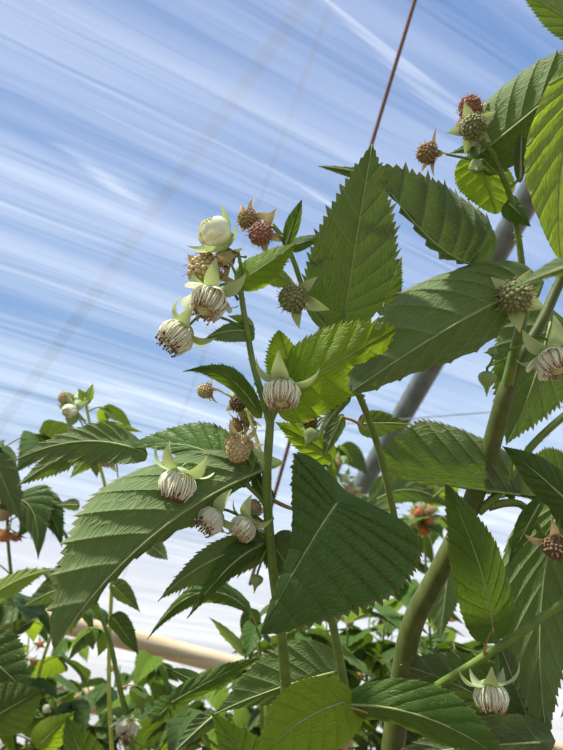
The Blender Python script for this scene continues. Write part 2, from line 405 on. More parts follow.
def leaf(parent, B, T, L, R, M=None, side='u', mat=None, stalk=None, smat=None, label=None, L1=None, R1=None, **kw):
    """B, M, T: base, middle, tip of the midrib (px, py, distance); L, R: half-width vectors (px, px, px away)"""
    LEAFN[0] += 1
    b, t_ = P(*B), P(*T)
    if M is None: c = (b + t_) / 2
    else: mm = P(*M); c = mm * 2 - (b + t_) / 2
    d0 = (B[2] + T[2]) / 2
    if M is None: c = c + UP * (t_ - b).length * 0.04
    def mid(s): return b * (1 - s) ** 2 + c * (2 * s * (1 - s)) + t_ * s * s
    def tan(s): return ((c - b) * (2 * (1 - s)) + (t_ - c) * (2 * s)).normalized()
    Lw, Rw = D(*L, d0), D(*R, d0)
    Lw1, Rw1 = (D(*L1, d0) if L1 else Lw), (D(*R1, d0) if R1 else Rw)
    def k7(q): return max(0, min(1, q / .7))
    nvec = (tan(.4).cross(Rw) + Lw.cross(tan(.4)))
    sg = 1 if (nvec.dot(CAM - mid(.4)) > 0) == (side == 't') else -1
    def nR(s): return tan(max(0, min(1, s))).cross(Rw).normalized() * sg
    def nL(s): return Lw.cross(tan(max(0, min(1, s)))).normalized() * sg
    length = (b - c).length * .5 + (c - t_).length * .5 + (t_ - b).length * .5
    vs, uvs, fs = leaf_verts(mid, lambda q: Lw.lerp(Lw1, k7(q)), lambda q: Rw.lerp(Rw1, k7(q)), nL, nR, length, seed=LEAFN[0], **kw)
    # orient faces so that the mesh normal is the upper side of the leaf
    if sg > 0: fs = [f for f in fs]
    f0 = fs[len(fs) // 2]
    tot = V((0, 0, 0))
    for f in fs:
        tot += (vs[f[1]] - vs[f[0]]).cross(vs[f[3]] - vs[f[0]])
    if (tot.dot(CAM - mid(.4)) > 0) != (side == 't'): fs = [f[::-1] for f in fs]
    o = mesh_world('leaf', vs, fs, b.copy(), parent, [mat or LEAF], True, uvs)
    if label: o['label'] = label
    # midrib standing proud below
    mv, mf = tube_geo([mid(s / 14) - nR(s / 14) * 0.0006 for s in range(15)], lambda s: 0.0010 * (1 - 0.8 * s) + 0.0001, 5)
    mesh_world('midrib', mv, mf, b.copy(), o, [RIB])
    if stalk:
        tube('leaf_stalk', [P(*p) for p in stalk] + [b], 0.0013, 0.0011, o, smat or STEM, 7, 14)
    return o

# ------------------------------------------------------------------ flower and berry meshes (unit head, axis +Z = facing)
def mk(name, vs, fs, mats, midx=None, smooth=True):
    me = bpy.data.meshes.new(name); me.from_pydata([tuple(v) for v in vs], [], fs)
    for m_ in mats: me.materials.append(m_)
    if midx: me.polygons.foreach_set('material_index', midx)
    if smooth: me.polygons.foreach_set('use_smooth', [True] * len(fs))
    me.update(); return me
def sepal_mesh(name, th0, th1, ln, wd, mat, seed=0):
    vs, fs = [], []; R_, C_ = 10, 5
    r, z = 0.22, 0.0
    for i in range(R_ + 1):
        x = i / R_
        th = math.radians(th0 + (th1 - th0) * x)
        if i: r += math.sin(th) * ln / R_; z += math.cos(th) * ln / R_
        w_ = wd * min(1, (x + 0.55)) * (1 - x ** 1.6) ** 1.1 + 0.012
        if x > 0.72: w_ = max(w_, 0.02)
        for j in range(C_):
            s = j / (C_ - 1) * 2 - 1
            cup = 0.35 * w_ * (s * s)                        # edges raised towards the face
            vs.append(V((r - math.cos(th) * -0 + 0, s * w_, z)) + V((-math.cos(th), 0, math.sin(th))) * cup)
    for i in range(R_):
        for j in range(C_ - 1):
            k = i * C_ + j; fs.append((k, k + C_, k + C_ + 1, k + 1))
    n = len(vs)
    return mk(name, vs, fs, [mat])
SEP_REFLEX = sepal_mesh('sepal_reflexed', 72, 160, 1.05, 0.33, SEPAL)
SEP_OPEN = sepal_mesh('sepal_open', 62, 118, 0.95, 0.30, SEPAL)
SEP_UP = sepal_mesh('sepal_upright', 80, 12, 0.95, 0.30, SEPAL)
SEP_RB = sepal_mesh('sepal_withered_reflexed', 70, 150, 0.95, 0.24, SEPALB)
SEP_OB = sepal_mesh('sepal_withered_open', 75, 95, 0.95, 0.24, SEPALB)
SEP_OG = sepal_mesh('sepal_wide_open', 78, 100, 0.80, 0.30, SEPAL)
def petal_mesh(name, th0, th1, ln, wd, mat):
    vs, fs = [], []; R_, C_ = 8, 7; r, z = 0.16, 0.02
    for i in range(R_ + 1):
        x = i / R_; th = math.radians(th0 + (th1 - th0) * x)
        if i: r += math.sin(th) * ln / R_; z += math.cos(th) * ln / R_
        w_ = wd * (0.35 + 1.3 * x - 0.95 * x ** 3.0) * (1 if x < .9 else .75)
        for j in range(C_):
            s = j / (C_ - 1) * 2 - 1
            vs.append(V((r, s * w_, z)) + V((-math.cos(th), 0, math.sin(th))) * (0.40 * w_ * s * s))
    for i in range(R_):
        for j in range(C_ - 1):
            k = i * C_ + j; fs.append((k, k + C_, k + C_ + 1, k + 1))
    return mk(name, vs, fs, [mat])
PET_CLOSED = petal_mesh('petal_closed', 78, -48, 0.98, 0.34, CREAM)
PET_OPEN = petal_mesh('petal_open', 82, 42, 0.80, 0.23, PETAL)
def ball(c, r, n=6, m_=4, sq=(1, 1, 1)):
    vs, fs = [], []
    for i in range(m_ + 1):
        a = math.pi * i / m_
        for j in range(n):
            b = 2 * math.pi * j / n
            vs.append(c + V((r * math.sin(a) * math.cos(b) * sq[0], r * math.sin(a) * math.sin(b) * sq[1], r * math.cos(a) * sq[2])))
    for i in range(m_):
        for j in range(n):
            fs.append((i * n + j, (i + 1) * n + j, (i + 1) * n + (j + 1) % n, i * n + (j + 1) % n))
    return vs, fs
class Acc:
    def __init__(s): s.v, s.f, s.m = [], [], []
    def add(s, vf, mi=0):
        k = len(s.v); s.v += vf[0]; s.f += [tuple(i + k for i in f) for f in vf[1]]; s.m += [mi] * len(vf[1])
def stamen_mesh(name, anth, seed, n=112, spread=1.0):
    rnd = random.Random(seed); A = Acc()
    for k in range(n):
        a = 2 * math.pi * k / n * 2 + rnd.uniform(-.08, .08)
        inner = k % 2
        r1 = (0.30 if inner else 0.36); rb = (0.45 if inner else 0.55) * spread * rnd.uniform(.93, 1.05)
        re = (0.30 if inner else 0.42) * spread * rnd.uniform(.8, 1.12); ze = rnd.uniform(0.62, 0.88)
        pts = [V((r1 * .7, 0, 0.0)), V((rb * .86, 0, ze * .28)), V((rb, 0, ze * .58)), V((re, rnd.uniform(-.03, .03), ze))]
        Rm = Matrix.Rotation(a, 3, 'Z'); pts = [Rm @ p for p in pts]
        A.add(tube_geo(catmull(pts, 6), lambda s: 0.029 * (1 - .35 * s), 4), 0)
        if rnd.random() < 0.85: A.add(ball(pts[-1], 0.038 * rnd.uniform(.7, 1.25), 5, 3), 1)
    return mk(name, A.v, A.f, [FILA, anth], A.m)
STAM = [stamen_mesh('stamens_dark', ANTH, 1), stamen_mesh('stamens_tan', ANTHB, 2), stamen_mesh('stamens_fresh', ANTHB, 5, 112, 0.97)]
def core_mesh(name, mat):
    A = Acc(); rnd = random.Random(3)
    A.add(ball(V((0, 0, 0.05)), 0.37, 14, 8, (1, 1, .5)), 2)
    A.add(ball(V((0, 0, 0.31)), 0.43, 16, 8, (1, 1, .75)), 1)
    A.add(ball(V((0, 0, 0.45)), 0.31, 12, 8, (1, 1, 1.15)))
    for k in range(90):
        z = 1 - 1.1 * (k + .5) / 90; r = math.sqrt(max(0, 1 - z * z)); a = k * 2.39996
        p = V((r * math.cos(a), r * math.sin(a), z))
        A.add(ball(V((0, 0, .45)) + V((p.x * .31, p.y * .31, p.z * .36)), 0.036 * rnd.uniform(.8, 1.2), 5, 3))
    return mk(name, A.v, A.f, [mat, FILA, SEPAL], A.m)
CORE = core_mesh('flower_core', PIST)
def berry_mesh(name, mat, n=84, el=1.0, seed=0, styles=True):
    rnd = random.Random(seed); A = Acc()
    A.add(ball(V((0, 0, .42 * el)), 0.42, 12, 8, (1, 1, el)), 0)
    for k in range(n):
        z = 1 - 1.75 * (k + .5) / n; r = math.sqrt(max(0, 1 - z * z)); a = k * 2.39996
        p = V((r * math.cos(a), r * math.sin(a), z)); c = V((0, 0, .42 * el)) + V((p.x * .43, p.y * .43, p.z * .43 * el))
        A.add(ball(c, 0.075 * rnd.uniform(.7, 1.3), 6, 4), 0)
        if styles and rnd.random() < .5:
            q = p + V((rnd.uniform(-.6, .6), rnd.uniform(-.6, .6), rnd.uniform(-.6, .6)))
            A.add(tube_geo([c + p * .07, c + p * .13, c + p * .14 + q * .06], lambda s: .011, 3), 1)
    return mk(name, A.v, A.f, [mat, ANTHB], A.m)
BER = {k: berry_mesh('berry_' + k, m_, seed=i, el=el) for i, (k, m_, el) in enumerate(
    (('green', BERG, .95), ('brown', BERB, 1.0), ('red', BERR, 1.0), ('tan', BERT, 1.15), ('dark', BERD, .95), ('orange', BERO, 1.0)))}
def wither_mesh(name, seed):                                # dried stamens round the foot of a young berry
    rnd = random.Random(seed); A = Acc()
    for k in range(46):
        a = 2 * math.pi * k / 46 + rnd.uniform(-.1, .1); Rm = Matrix.Rotation(a, 3, 'Z')
        l_ = rnd.uniform(.15, .34)
        pts = [Rm @ V((.38, 0, .05)), Rm @ V((.47, rnd.uniform(-.04, .04), .05 + l_ * .5)), Rm @ V((.5 + rnd.uniform(-.06, .06), rnd.uniform(-.1, .1), .05 + l_))]
        A.add(tube_geo(pts, lambda s: .014, 3), 0); A.add(ball(pts[-1], .028, 4, 3), 0)
    return mk(name, A.v, A.f, [ANTHB])
WITH = wither_mesh('withered_stamens', 4)
def bud_mesh():
    vs, fs = [], []; n = 20
    prof = [(0, 0), (.22, .0), (.40, .10), (.47, .28), (.43, .46), (.30, .64), (.16, .80), (.09, .95), (.055, 1.12), (.03, 1.28), (.0, 1.34)]
    for r, z in prof:
        for k in range(n):
            a = 2 * math.pi * k / n; q = 1 + .06 * math.cos(5 * a)
            vs.append(V((r * q * math.cos(a), r * q * math.sin(a), z)))
    for i in range(len(prof) - 1):
        for k in range(n): fs.append((i * n + k, i * n + (k + 1) % n, (i + 1) * n + (k + 1) % n, (i + 1) * n + k))
    return mk('bud_body', vs, fs, [BUDG])
BUD = bud_mesh()
def budrib_mesh():
    A = Acc()
    pts = [V((.44, 0, .12)), V((.485, 0, .30)), V((.435, 0, .47)), V((.29, 0, .66)), V((.13, 0, .84)), V((.06, 0, 1.1))]
    A.add(tube_geo(pts, lambda s: .022, 4)); return mk('bud_seam', A.v, A.f, [SEPAL])
BUDRIB = budrib_mesh()
RND = random.Random(11)
def head(parent, px, py, d, size, dirv, kind, stem=None, roll=None, smat=None, sr=0.0011, sep=None, nsep=5, petals=None, var=None):
    """flower head, berry or bud centred at pixel px,py; size = width in px; stem = pixel points from the cane to the head"""
    s = size * d / F * 1.06
    z = CD(*dirv); c = P(px, py, d)
    x = z.orthogonal().normalized()
    if roll is None: roll = RND.uniform(0, 6.28)
    x.rotate(Matrix.Rotation(roll, 3, z)); y = z.cross(x)
    foot = c - z * (0.42 * s)
    if kind in ('brush', 'brushtan', 'fresh'): me, nm = CORE, 'flower_head'
    elif kind == 'bloom': me, nm = CORE, 'flower_head'
    elif kind == 'bud': me, nm = BUD, 'flower_bud'; foot = c - z * .5 * s
    else: me, nm = BER[kind], 'unripe_berry'
    o = bpy.data.objects.new(nm, me); COL.objects.link(o)
    Mw = Matrix((x, y, z)).transposed().to_4x4() @ Matrix.Scale(s, 4)
    o.parent = parent
    Mw.translation = foot - ORG[parent.name]; o.matrix_local = Mw
    def kid(name, me_, rot=0.0, kindv=None, sc=1.0):
        k = bpy.data.objects.new(name, me_); COL.objects.link(k); k.parent = o
        k.rotation_euler = (0, 0, rot); k.scale = (sc, sc, sc)
        if kindv: k['kind'] = kindv
        return k
    if kind == 'brush': kid('stamens', STAM[0], 0, 'stuff')
    elif kind == 'brushtan': kid('stamens', STAM[1], 0, 'stuff')
    elif kind == 'fresh': kid('stamens', STAM[2], 0, 'stuff')
    elif kind == 'bloom':
        for k in range(5): kid('petal', PET_CLOSED, 2 * math.pi * k / 5 + .3, sc=1 - .07 * (k % 2)).rotation_euler = (RND.uniform(-.15, .15), (.30 if k == 3 else RND.uniform(-.12, .05)), 2 * math.pi * k / 5 + RND.uniform(-.2, .2))
    elif kind == 'bud':
        for k in range(5): kid('seam', BUDRIB, 2 * math.pi * k / 5)
    else: kid('stamens', WITH, 0, 'stuff')
    if kind != 'bud' and nsep:
        sm_ = sep or (SEP_REFLEX if kind in ('brush', 'brushtan', 'fresh') else SEP_OPEN)
        for k in range(nsep):
            q = kid('sepal', sm_, 2 * math.pi * k / 5 + RND.uniform(-.12, .12), sc=RND.uniform(.88, 1.1))
            q.rotation_euler = (RND.uniform(-.12, .12), RND.uniform(-.2, .2), q.rotation_euler.z)
    if petals:
        for k in range(petals): kid('petal', PET_OPEN, 2 * math.pi * (k + .5) / 5, sc=RND.uniform(.85, 1.1))
    if stem:
        pts = [P(*p) for p in stem] + [foot - z * s * .22, foot + z * s * .03]
        rt = [P(*p) for p in stem]
        path = catmull(pts, 16)
        vs, fs = tube_geo(path, lambda q: sr, 7)
        st = mesh_world('flower_stalk', vs, fs, pts[0].copy(), parent, [smat or STEM])
    return o

# ------------------------------------------------------------------ tunnel frame, cords, wires
def film_line(p0, p1, out, k0=-.6, k1=1.7, n=16):
    r = []
    for i in range(n + 1):
        t_ = k0 + (k1 - k0) * i / n; h = film_hit(p0[0] + (p1[0] - p0[0]) * t_, p0[1] + (p1[1] - p0[1]) * t_)
        r.append(h + (h - CAM).normalized() * out)
    return r
bar('tunnel_hoop', film_line((365, 480), (520, 212), -.16, -.45, 3.2, 30), 0.033, STEEL, 'grey steel tube of the tunnel frame slanting up behind the thick cane', 'pole')
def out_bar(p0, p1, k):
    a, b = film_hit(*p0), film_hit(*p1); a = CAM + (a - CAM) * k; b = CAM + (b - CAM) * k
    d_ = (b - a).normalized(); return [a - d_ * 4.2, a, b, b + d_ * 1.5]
bar('hoop_shadow_bar', out_bar((110, 272), (268, 52), 1.7), 0.030, OUTB, 'faint see-through bar outside the film standing in for a hoop shadow above the white flowers', 'shadow band')  # added bar, drawn in place of an outer hoop's soft shadow
bar('hoop_shadow_bar', out_bar((258, 205), (325, 20), 1.7), 0.012, OUTB, 'thin faint see-through bar outside the film standing in for a hoop shadow beside the twine', 'shadow band')  # second added bar, a narrower painted hoop shadow
r1_ = px_bar((22, 612), (240, 668), .06, 2.0, 5.0)
bar('wooden_rail', r1_, 0.032, WOOD, 'pale wooden rail along the film wall, upper of two', 'rail')
r2_ = px_bar((40, 686), (132, 712), .06, 2.0, 5.0)
bar('wooden_rail', r2_, 0.034, WOOD, 'pale wooden rail along the film wall, lower of two', 'rail')
bar('support_twine', [P(418, -10, 1.22), P(415, 0, 1.22), P(370, 150, 1.26), P(290, 440, 1.3), P(262, 540, 1.32), P(250, 585, 1.32)], 0.0042, TWINE, 'thin reddish brown twine hanging straight from the roof', 'twine', seg=6)
bar('support_wire', [P(-60, 459, 1.7), P(200, 436, 1.75), P(563, 407, 1.8), P(700, 398, 1.82)], 0.0016, WIRE, 'thin straight grey wire running across the film', 'wire', seg=6)
bar('trellis_wire', [P(-60, 702, .8), P(0, 727, .8), P(60, 752, .8), P(150, 790, .8)], 0.0016, WIRE, 'twisted dark wire low between the leaves', 'wire', seg=6)

def cane(label, base, group=None):
    g = V((base.x, base.y, 0.0)); return thing('raspberry_cane', g, label, 'plant', group)

# ------------------------------------------------------------------ cane A: slender, many white flower heads
A = cane('slender raspberry cane with white stamen flower heads and sunlit yellow green leaf', P(288, 730, .50))
ga = ORG[A.name]
tube('stem', [ga.copy(), ga.lerp(P(288, 735, .5), .55) + V((.01, 0, 0)), P(286, 690, .475), P(281, 630, .465), P(272, 560, .46), P(267, 480, .46), P(270, 425, .46), P(271, 408, .46)], .0048, .0030, A, STEM, 10, 50, 40)
tube('side_shoot', [P(270, 425, .46), P(262, 395, .46), P(254, 368, .462), P(247, 330, .465), P(242, 300, .467), P(239, 272, .468)], .0028, .0021, A, STEM, 9, 30, 34, .0018)
tube('side_shoot', [P(239, 290, .467), P(241, 268, .467), P(238, 252, .466)], .0016, .0013, A, STEM, 8, 14, 8, .0014)
tube('side_shoot', [P(272, 418, .46), P(277, 408, .457), P(280, 402, .455)], .0026, .0017, A, STEM, 8, 10)
tube('side_shoot', [P(272, 520, .462), P(262, 500, .462), P(246, 484, .464), P(232, 466, .468)], .0021, .0014, A, STEM, 8, 18, 8, .0014)
tube('side_shoot', [P(266, 500, .465), P(262, 460, .478), P(253, 428, .485), P(246, 408, .49)], .0018, .0012, A, STEMY, 8, 18)
tube('side_shoot', [P(272, 500, .47), P(290, 508, .48), P(310, 512, .49)], .0018, .0014, A, STALK, 8, 10)
tube('side_shoot', [P(238, 300, .47), P(232, 290, .472), P(226, 284, .474)], .0013, .0011, A, STEM, 7, 8)
# flowers
head(A, 215, 232, .46, 34, (-.55, .62, .55), 'bloom', [(238, 254, .467)], roll=2.2, sep=SEP_UP, nsep=5)
head(A, 208, 303, .452, 33, (-.30, -.78, .55), 'fresh', [(241, 296, .467), (226, 284, .46)], roll=.6, petals=5)
head(A, 176, 337, .455, 31, (-.62, -.66, .42), 'brush', [(244, 328, .466), (222, 318, .462), (200, 316, .46)], roll=.2)
head(A, 205, 270, .475, 31, (-.45, -.50, .70), 'tan', [(240, 284, .47), (225, 258, .478)], roll=1.0, sep=SEP_RB)
head(A, 282, 394, .440, 31, (-.08, -.90, .42), 'brushtan', [(279, 405, .456), (292, 396, .458), (292, 380, .452)], roll=.55)
head(A, 247, 219, .485, 19, (-.4, -.25, .6), 'brown', [(262, 216, .49)], sep=SEP_RB)
head(A, 260, 234, .478, 23, (-.35, -.25, .75), 'red', [(291, 256, .49), (282, 240, .485), (272, 226, .483)], sep=SEP_RB)
head(A, 224, 257, .485, 19, (-.4, .3, .6), 'dark', [(246, 257, .472), (236, 256, .48)], sep=SEP_OB, nsep=3)
head(A, 177, 486, .440, 32, (-.25, -.88, .38), 'brush', [(228, 476, .463), (206, 468, .455)], roll=.9)
head(A, 210, 521, .448, 25, (-.60, -.50, .60), 'brush', [(266, 540, .461), (248, 522, .458), (236, 514, .455)], roll=.3)
head(A, 243, 528, .452, 23, (-.55, -.75, .40), 'brushtan', [(268, 526, .461), (258, 518, .46)], roll=1.9)
head(A, 253, 509, .47, 17, (.1, .8, .5), 'tan', [(268, 522, .465)], sep=SEP_RB, nsep=3)
head(A, 239, 447, .462, 25, (-.15, -.80, .45), 'tan', [(246, 484, .464), (254, 462, .464), (250, 446, .466)], sep=SEP_RB, nsep=3)
head(A, 256, 582, .452, 13, (-.18, -.97, .2), 'bud', [(268, 548, .461), (263, 556, .456), (260, 566, .453)], sr=.0009)
head(A, 206, 391, .50, 14, (-.9, -.1, .4), 'tan', [(243, 404, .49), (226, 394, .495)], sep=SEP_RB, sr=.0008)
head(A, 238, 403, .495, 17, (-.3, .1, .9), 'dark', [(247, 410, .49)], sep=SEP_OPEN, sr=.0009)
head(A, 236, 426, .495, 14, (-.8, -.5, .3), 'brown', [(252, 425, .487), (246, 418, .49)], sep=SEP_OB, sr=.0009)
head(A, 247, 419, .50, 13, (-.2, .4, .8), 'tan', [(254, 428, .487)], sep=SEP_OB, sr=.0009)
# leaves
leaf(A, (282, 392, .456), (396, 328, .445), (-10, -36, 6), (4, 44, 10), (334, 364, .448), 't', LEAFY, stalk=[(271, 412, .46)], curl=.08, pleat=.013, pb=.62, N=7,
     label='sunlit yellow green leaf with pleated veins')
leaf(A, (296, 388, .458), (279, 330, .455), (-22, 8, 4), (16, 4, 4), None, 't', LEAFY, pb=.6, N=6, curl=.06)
leaf(A, (256, 408, .462), (183, 372, .455), (6, -8, -6), (-6, 9, 6), (222, 374, .455), 't', LEAF, curl=.25)
leaf(A, (241, 281, .466), (297, 243, .455), (-8, -15, 10), (10, 14, 2), (270, 262, .455), 't', LEAFY, curl=.1, N=6, stalk=[(243, 300, .467)])
leaf(A, (268, 268, .475), (294, 287, .48), (4, -7, 5), (-5, 12, 0), None, 'u', LEAFY, N=6)
leaf(A, (286, 245, .482), (302, 199, .475), (-7, -3, 2), (7, 1, 3), None, 't', LEAF, N=6, curl=.1, pa=.75)
leaf(A, (292, 246, .486), (324, 237, .482), (1, -8, 3), (0, 8, 0), None, 't', LEAF, N=6)
leaf(A, (250, 332, .468), (203, 340, .46), (0, -9, 5), (4, 12, -5), (226, 332, .46), 'u', LEAF, N=6, stalk=[(246, 326, .466)])
leaf(A, (252, 326, .468), (228, 316, .47), (0, -7, 5), (4, 7, -5), None, 'u', LEAFY, N=5)
leaf(A, (330, 455, .49), (275, 422, .48), (6, -14, 4), (-8, 12, -4), None, 't', LEAFY, N=6)
leaf(A, (349, 393, .47), (316, 440, .462), (-6, -3, 8), (6, 3, 5), (334, 412, .462), 'u', LEAF, pa=.7, N=6, stalk=[(364, 396, .48)], label='pale felted underside of a narrow drooping leaf')
leaf(A, (341, 417, .475), (323, 457, .468), (-8, -2, 4), (8, 2, 4), None, 'u', LEAF, pa=.7, N=6, stalk=[(366, 430, .48), (354, 421, .477)], smat=STALK)
head(A, 309, 421, .472, 15, (-.5, .3, .7), 'dark', [(341, 417, .475), (322, 418, .474)], sep=SEP_UP, nsep=4, sr=.0009)
head(A, 310, 437, .466, 16, (-.4, -.6, .6), 'bud', [(322, 420, .472), (316, 428, .468)], sr=.0009)
leaf(A, (337, 503, .435), (260, 634, .40), (-46, -60, 8), (104, 46, 10), (303, 556, .415), 't', LEAFD, L1=(4, -42, 30), curl=.12, pleat=.024, cord=.16, pa=.36, pb=.70, N=9, tooth=.05, wave=.03,
     stalk=[(352, 560, .48), (346, 520, .45)], label='large dark green leaf with deeply quilted veins')
leaf(A, (264, 543, .462), (158, 601, .44), (-3, -14, 10), (8, 24, 10), (206, 563, .445), 'u', LEAF, curl=.05, tooth=.09, label='jagged green leaf hanging beside the stem')
leaf(A, (264, 545, .462), (187, 619, .435), (-13, -8, 12), (12, 8, 10), (230, 567, .44), 't', LEAF, curl=.1, N=7)
leaf(A, (272, 544, .466), (304, 592, .47), (-16, 8, 4), (16, -18, 4), None, 'u', LEAFD, N=7)
leaf(A, (136, 449, .50), (14, 461, .52), (2, -16, 8), (10, 20, -6), (76, 442, .51), 'u', LEAF, tooth=.12, curl=.10, pa=.6)
leaf(A, (70, 452, .515), (17, 486, .52), (-6, -6, 6), (10, 9, 4), None, 'u', LEAF, tooth=.12, N=5)
leaf(A, (112, 451, .51), (88, 467, .51), (-10, 0, 4), (10, 4, 4), None, 'u', LEAF, tooth=.12, N=5)
leaf(A, (231, 465, .466), (121, 449, .505), (10, -24, 14), (-4, 10, -10), (180, 444, .485), 't', LEAF, curl=.18, stalk=[(250, 486, .464)])
leaf(A, (262, 470, .468), (54, 649, .40), (-60, -48, 4), (10, 14, 24), (150, 537, .42), 'u', LEAF, curl=-.05, rim=(-.62, 0), tlr=(1, .3), pleat=.016, N=9, pb=.70, wave=.03, tooth=.06,
     stalk=[(272, 500, .465)], label='large leaf with pale felted underside and curled bright rim')
leaf(A, (254, 478, .47), (243, 440, .468), (-8, 0, 4), (9, 0, 4), None, 'u', LEAF, N=5)
leaf(A, (268, 500, .47), (250, 466, .47), (-9, 4, 4), (9, 0, 4), None, 't', LEAFD, N=5)

# ------------------------------------------------------------------ cane B: thick
B = cane('thick green raspberry cane with forking top and broad leaves seen from below', P(392, 735, .56))
gb = ORG[B.name]
tube('stem', [gb.copy(), gb.lerp(P(394, 735, .56), .5) + V((.008, 0, 0)), P(400, 690, .55), P(414, 620, .545), P(440, 570, .54), P(468, 512, .535), P(490, 450, .525), P(505, 395, .518), P(508, 385, .518)], .0116, .0070, B, STEMD, 14, 60, 14, .002)
tube('side_shoot', [P(503, 402, .52), P(513, 360, .51), P(520, 330, .503), P(526, 305, .50), P(528, 290, .50)], .0052, .0036, B, STEM, 10, 24, 8)
tube('side_shoot', [P(506, 392, .519), P(522, 355, .522), P(540, 325, .525), P(556, 290, .53), P(575, 250, .53)], .0056, .0042, B, STEMD, 10, 24, 8)
tube('side_shoot', [P(528, 300, .505), P(523, 272, .505), P(518, 235, .505), P(510, 195, .50), P(503, 178, .497), P(492, 152, .493), P(482, 140, .49)], .0030, .0018, B, STEM, 9, 40, 44, .0022)
tube('side_shoot', [P(400, 560, .535), P(396, 528, .53), P(391, 500, .515), P(376, 440, .50), P(362, 402, .49), P(352, 380, .484), P(333, 330, .49), P(318, 312, .492), P(304, 290, .492), P(294, 262, .49), P(283, 238, .488), P(272, 224, .486)], .0034, .0018, B, STEM, 9, 60, 50, .0015)
tube('side_shoot', [P(478, 512, .533), P(492, 500, .53), P(508, 480, .53), P(530, 448, .53), P(565, 415, .53), P(600, 388, .53)], .0042, .0030, B, STEM, 9, 30, 22, .0022)
tube('side_shoot', [P(488, 507, .534), P(505, 503, .53), P(520, 504, .525), P(533, 520, .525), P(545, 540, .525), P(560, 560, .525)], .0040, .0022, B, STEM, 9, 24, 4)
tube('side_shoot', [P(420, 702, .545), P(432, 690, .53), P(470, 666, .51), P(520, 633, .50), P(570, 596, .495), P(610, 566, .49)], .0040, .0032, B, STEM, 9, 30, 10, .0012)
for (e_, t_) in (((575, 250, .53), (640, 190, .50)), ((600, 388, .53), (690, 350, .50)), ((610, 566, .49), (700, 520, .46)), ((560, 560, .525), (600, 640, .50))):
    leaf(B, e_, t_, (-14, -26, 4), (16, 24, 4), None, 'u', LEAF, N=7, tooth=.06)
# berries, buds and flowers of B
head(B, 292, 299, .478, 27, (-.55, -.22, .75), 'green', [(314, 308, .492), (306, 304, .487)], sep=SEP_OPEN, roll=.2)
head(B, 470, 107, .497, 22, (-.45, .55, .6), 'red', [(485, 143, .49), (480, 126, .50)], sep=SEP_RB)
head(B, 473, 127, .482, 24, (-.10, -.12, .98), 'green', [(486, 145, .491), (479, 136, .494)], sep=SEP_OG, roll=.5)
head(B, 427, 153, .495, 20, (-.93, -.1, .3), 'brown', [(500, 172, .496), (480, 162, .494), (455, 156, .494)], sep=SEP_OB)
head(B, 476, 167, .485, 14, (-.2, -.55, .8), 'bud', [(500, 174, .496), (490, 168, .49), (482, 160, .489)])
head(B, 516, 297, .470, 31, (-.08, -.10, .99), 'green', [(527, 320, .50), (518, 306, .49)], sep=SEP_OG, roll=.9)
head(B, 487, 381, .492, 18, (-.06, -.99, .1), 'bud', [(526, 342, .50), (512, 349, .497), (496, 352, .494), (489, 366, .492)], sr=.0011, roll=.3)
head(B, 491, 352, .494, 10, (-.9, -.1, .3), 'bud', [(510, 350, .497), (502, 351, .495)], sr=.0009)
head(B, 554, 363, .475, 30, (.10, -.72, .60), 'fresh', [(528, 338, .50), (540, 337, .49), (552, 345, .482)], petals=5, roll=.4)
head(B, 556, 548, .495, 24, (.1, -.6, .7), 'dark', [(545, 540, .525), (552, 530, .51)], sep=SEP_RB)
head(B, 491, 697, .462, 28, (-.05, -.92, .38), 'brushtan', [(497, 652, .505), (498, 668, .485), (496, 678, .472)], roll=.75)
# leaves of B
leaf(B, (344, 316, .50), (372, 144, .455), (-46, 8, 6), (45, 4, 10), (357, 235, .47), 'u', LEAFD, N=8, curl=-.05, pleat=.010, tooth=.085, pb=.85, stalk=[(338, 338, .49)],
     label='upright pointed leaf showing its green underside')
leaf(B, (382, 178, .49), (317, 166, .475), (0, -6, 5), (2, 7, 2), None, 'u', LEAF, N=6, tooth=.10, pa=.7)
leaf(B, (470, 264, .505), (374, 168, .465), (-1, 0, 26), (40, -44, -6), (425, 234, .48), 'u', LEAFD, N=7, curl=-.04, rim=(0, -.45), tlr=(0, 1), pleat=.050, cord=.2, pb=.6, tooth=.06, stalk=[(500, 300, .505), (484, 280, .505)],
     label='pleated leaf folded along its midrib, dark underside outward')
leaf(B, (532, 286, .49), (350, 392, .44), (-30, -52, 8), (10, 34, 14), (455, 324, .462), 'u', LEAF, N=8, curl=-.04, rim=(-.62, 0), tlr=(1, .15), pleat=.022, pb=.55, tooth=.07, wave=.03, stalk=[(524, 312, .50)],
     label='large leaf with ribbed underside and bright curled upper rim')
leaf(B, (382, 310, .53), (402, 256, .53), (-10, -8, 4), (12, 4, 4), None, 'u', LEAF, N=6)
leaf(B, (520, 494, .53), (381, 470, .52), (-22, -58, -14), (-4, 10, 26), (450, 484, .515), 'u', LEAF, N=8, curl=-.05, pleat=.018, cord=.2, pb=.5, pa=.45, tooth=.04, tlr=(1, .2), rim=(-.25, 0), label='broad drooping leaf with parallel ribs behind the thick cane')
leaf(B, (508, 466, .54), (514, 505, .535), (-26, -10, 6), (8, 2, 3), None, 'u', LEAF, N=6)
leaf(B, (362, 424, .515), (410, 424, .52), (0, -12, 4), (0, 14, 2), None, 'u', LEAF, N=6, stalk=[(365, 412, .49)], smat=STALK)
leaf(B, (550, 322, .545), (506, 445, .53), (-44, -12, 6), (40, 18, 6), (532, 385, .535), 'u', LEAF, N=8, curl=.05, tooth=.07)
leaf(B, (590, 60, .44), (561, 262, .44), (-37, 2, -4), (42, 0, 4), (562, 160, .435), 'u', LEAFY, N=8, curl=-.08, pleat=.012, tooth=.012, pb=.75, label='long translucent yellow green leaf lit from above')
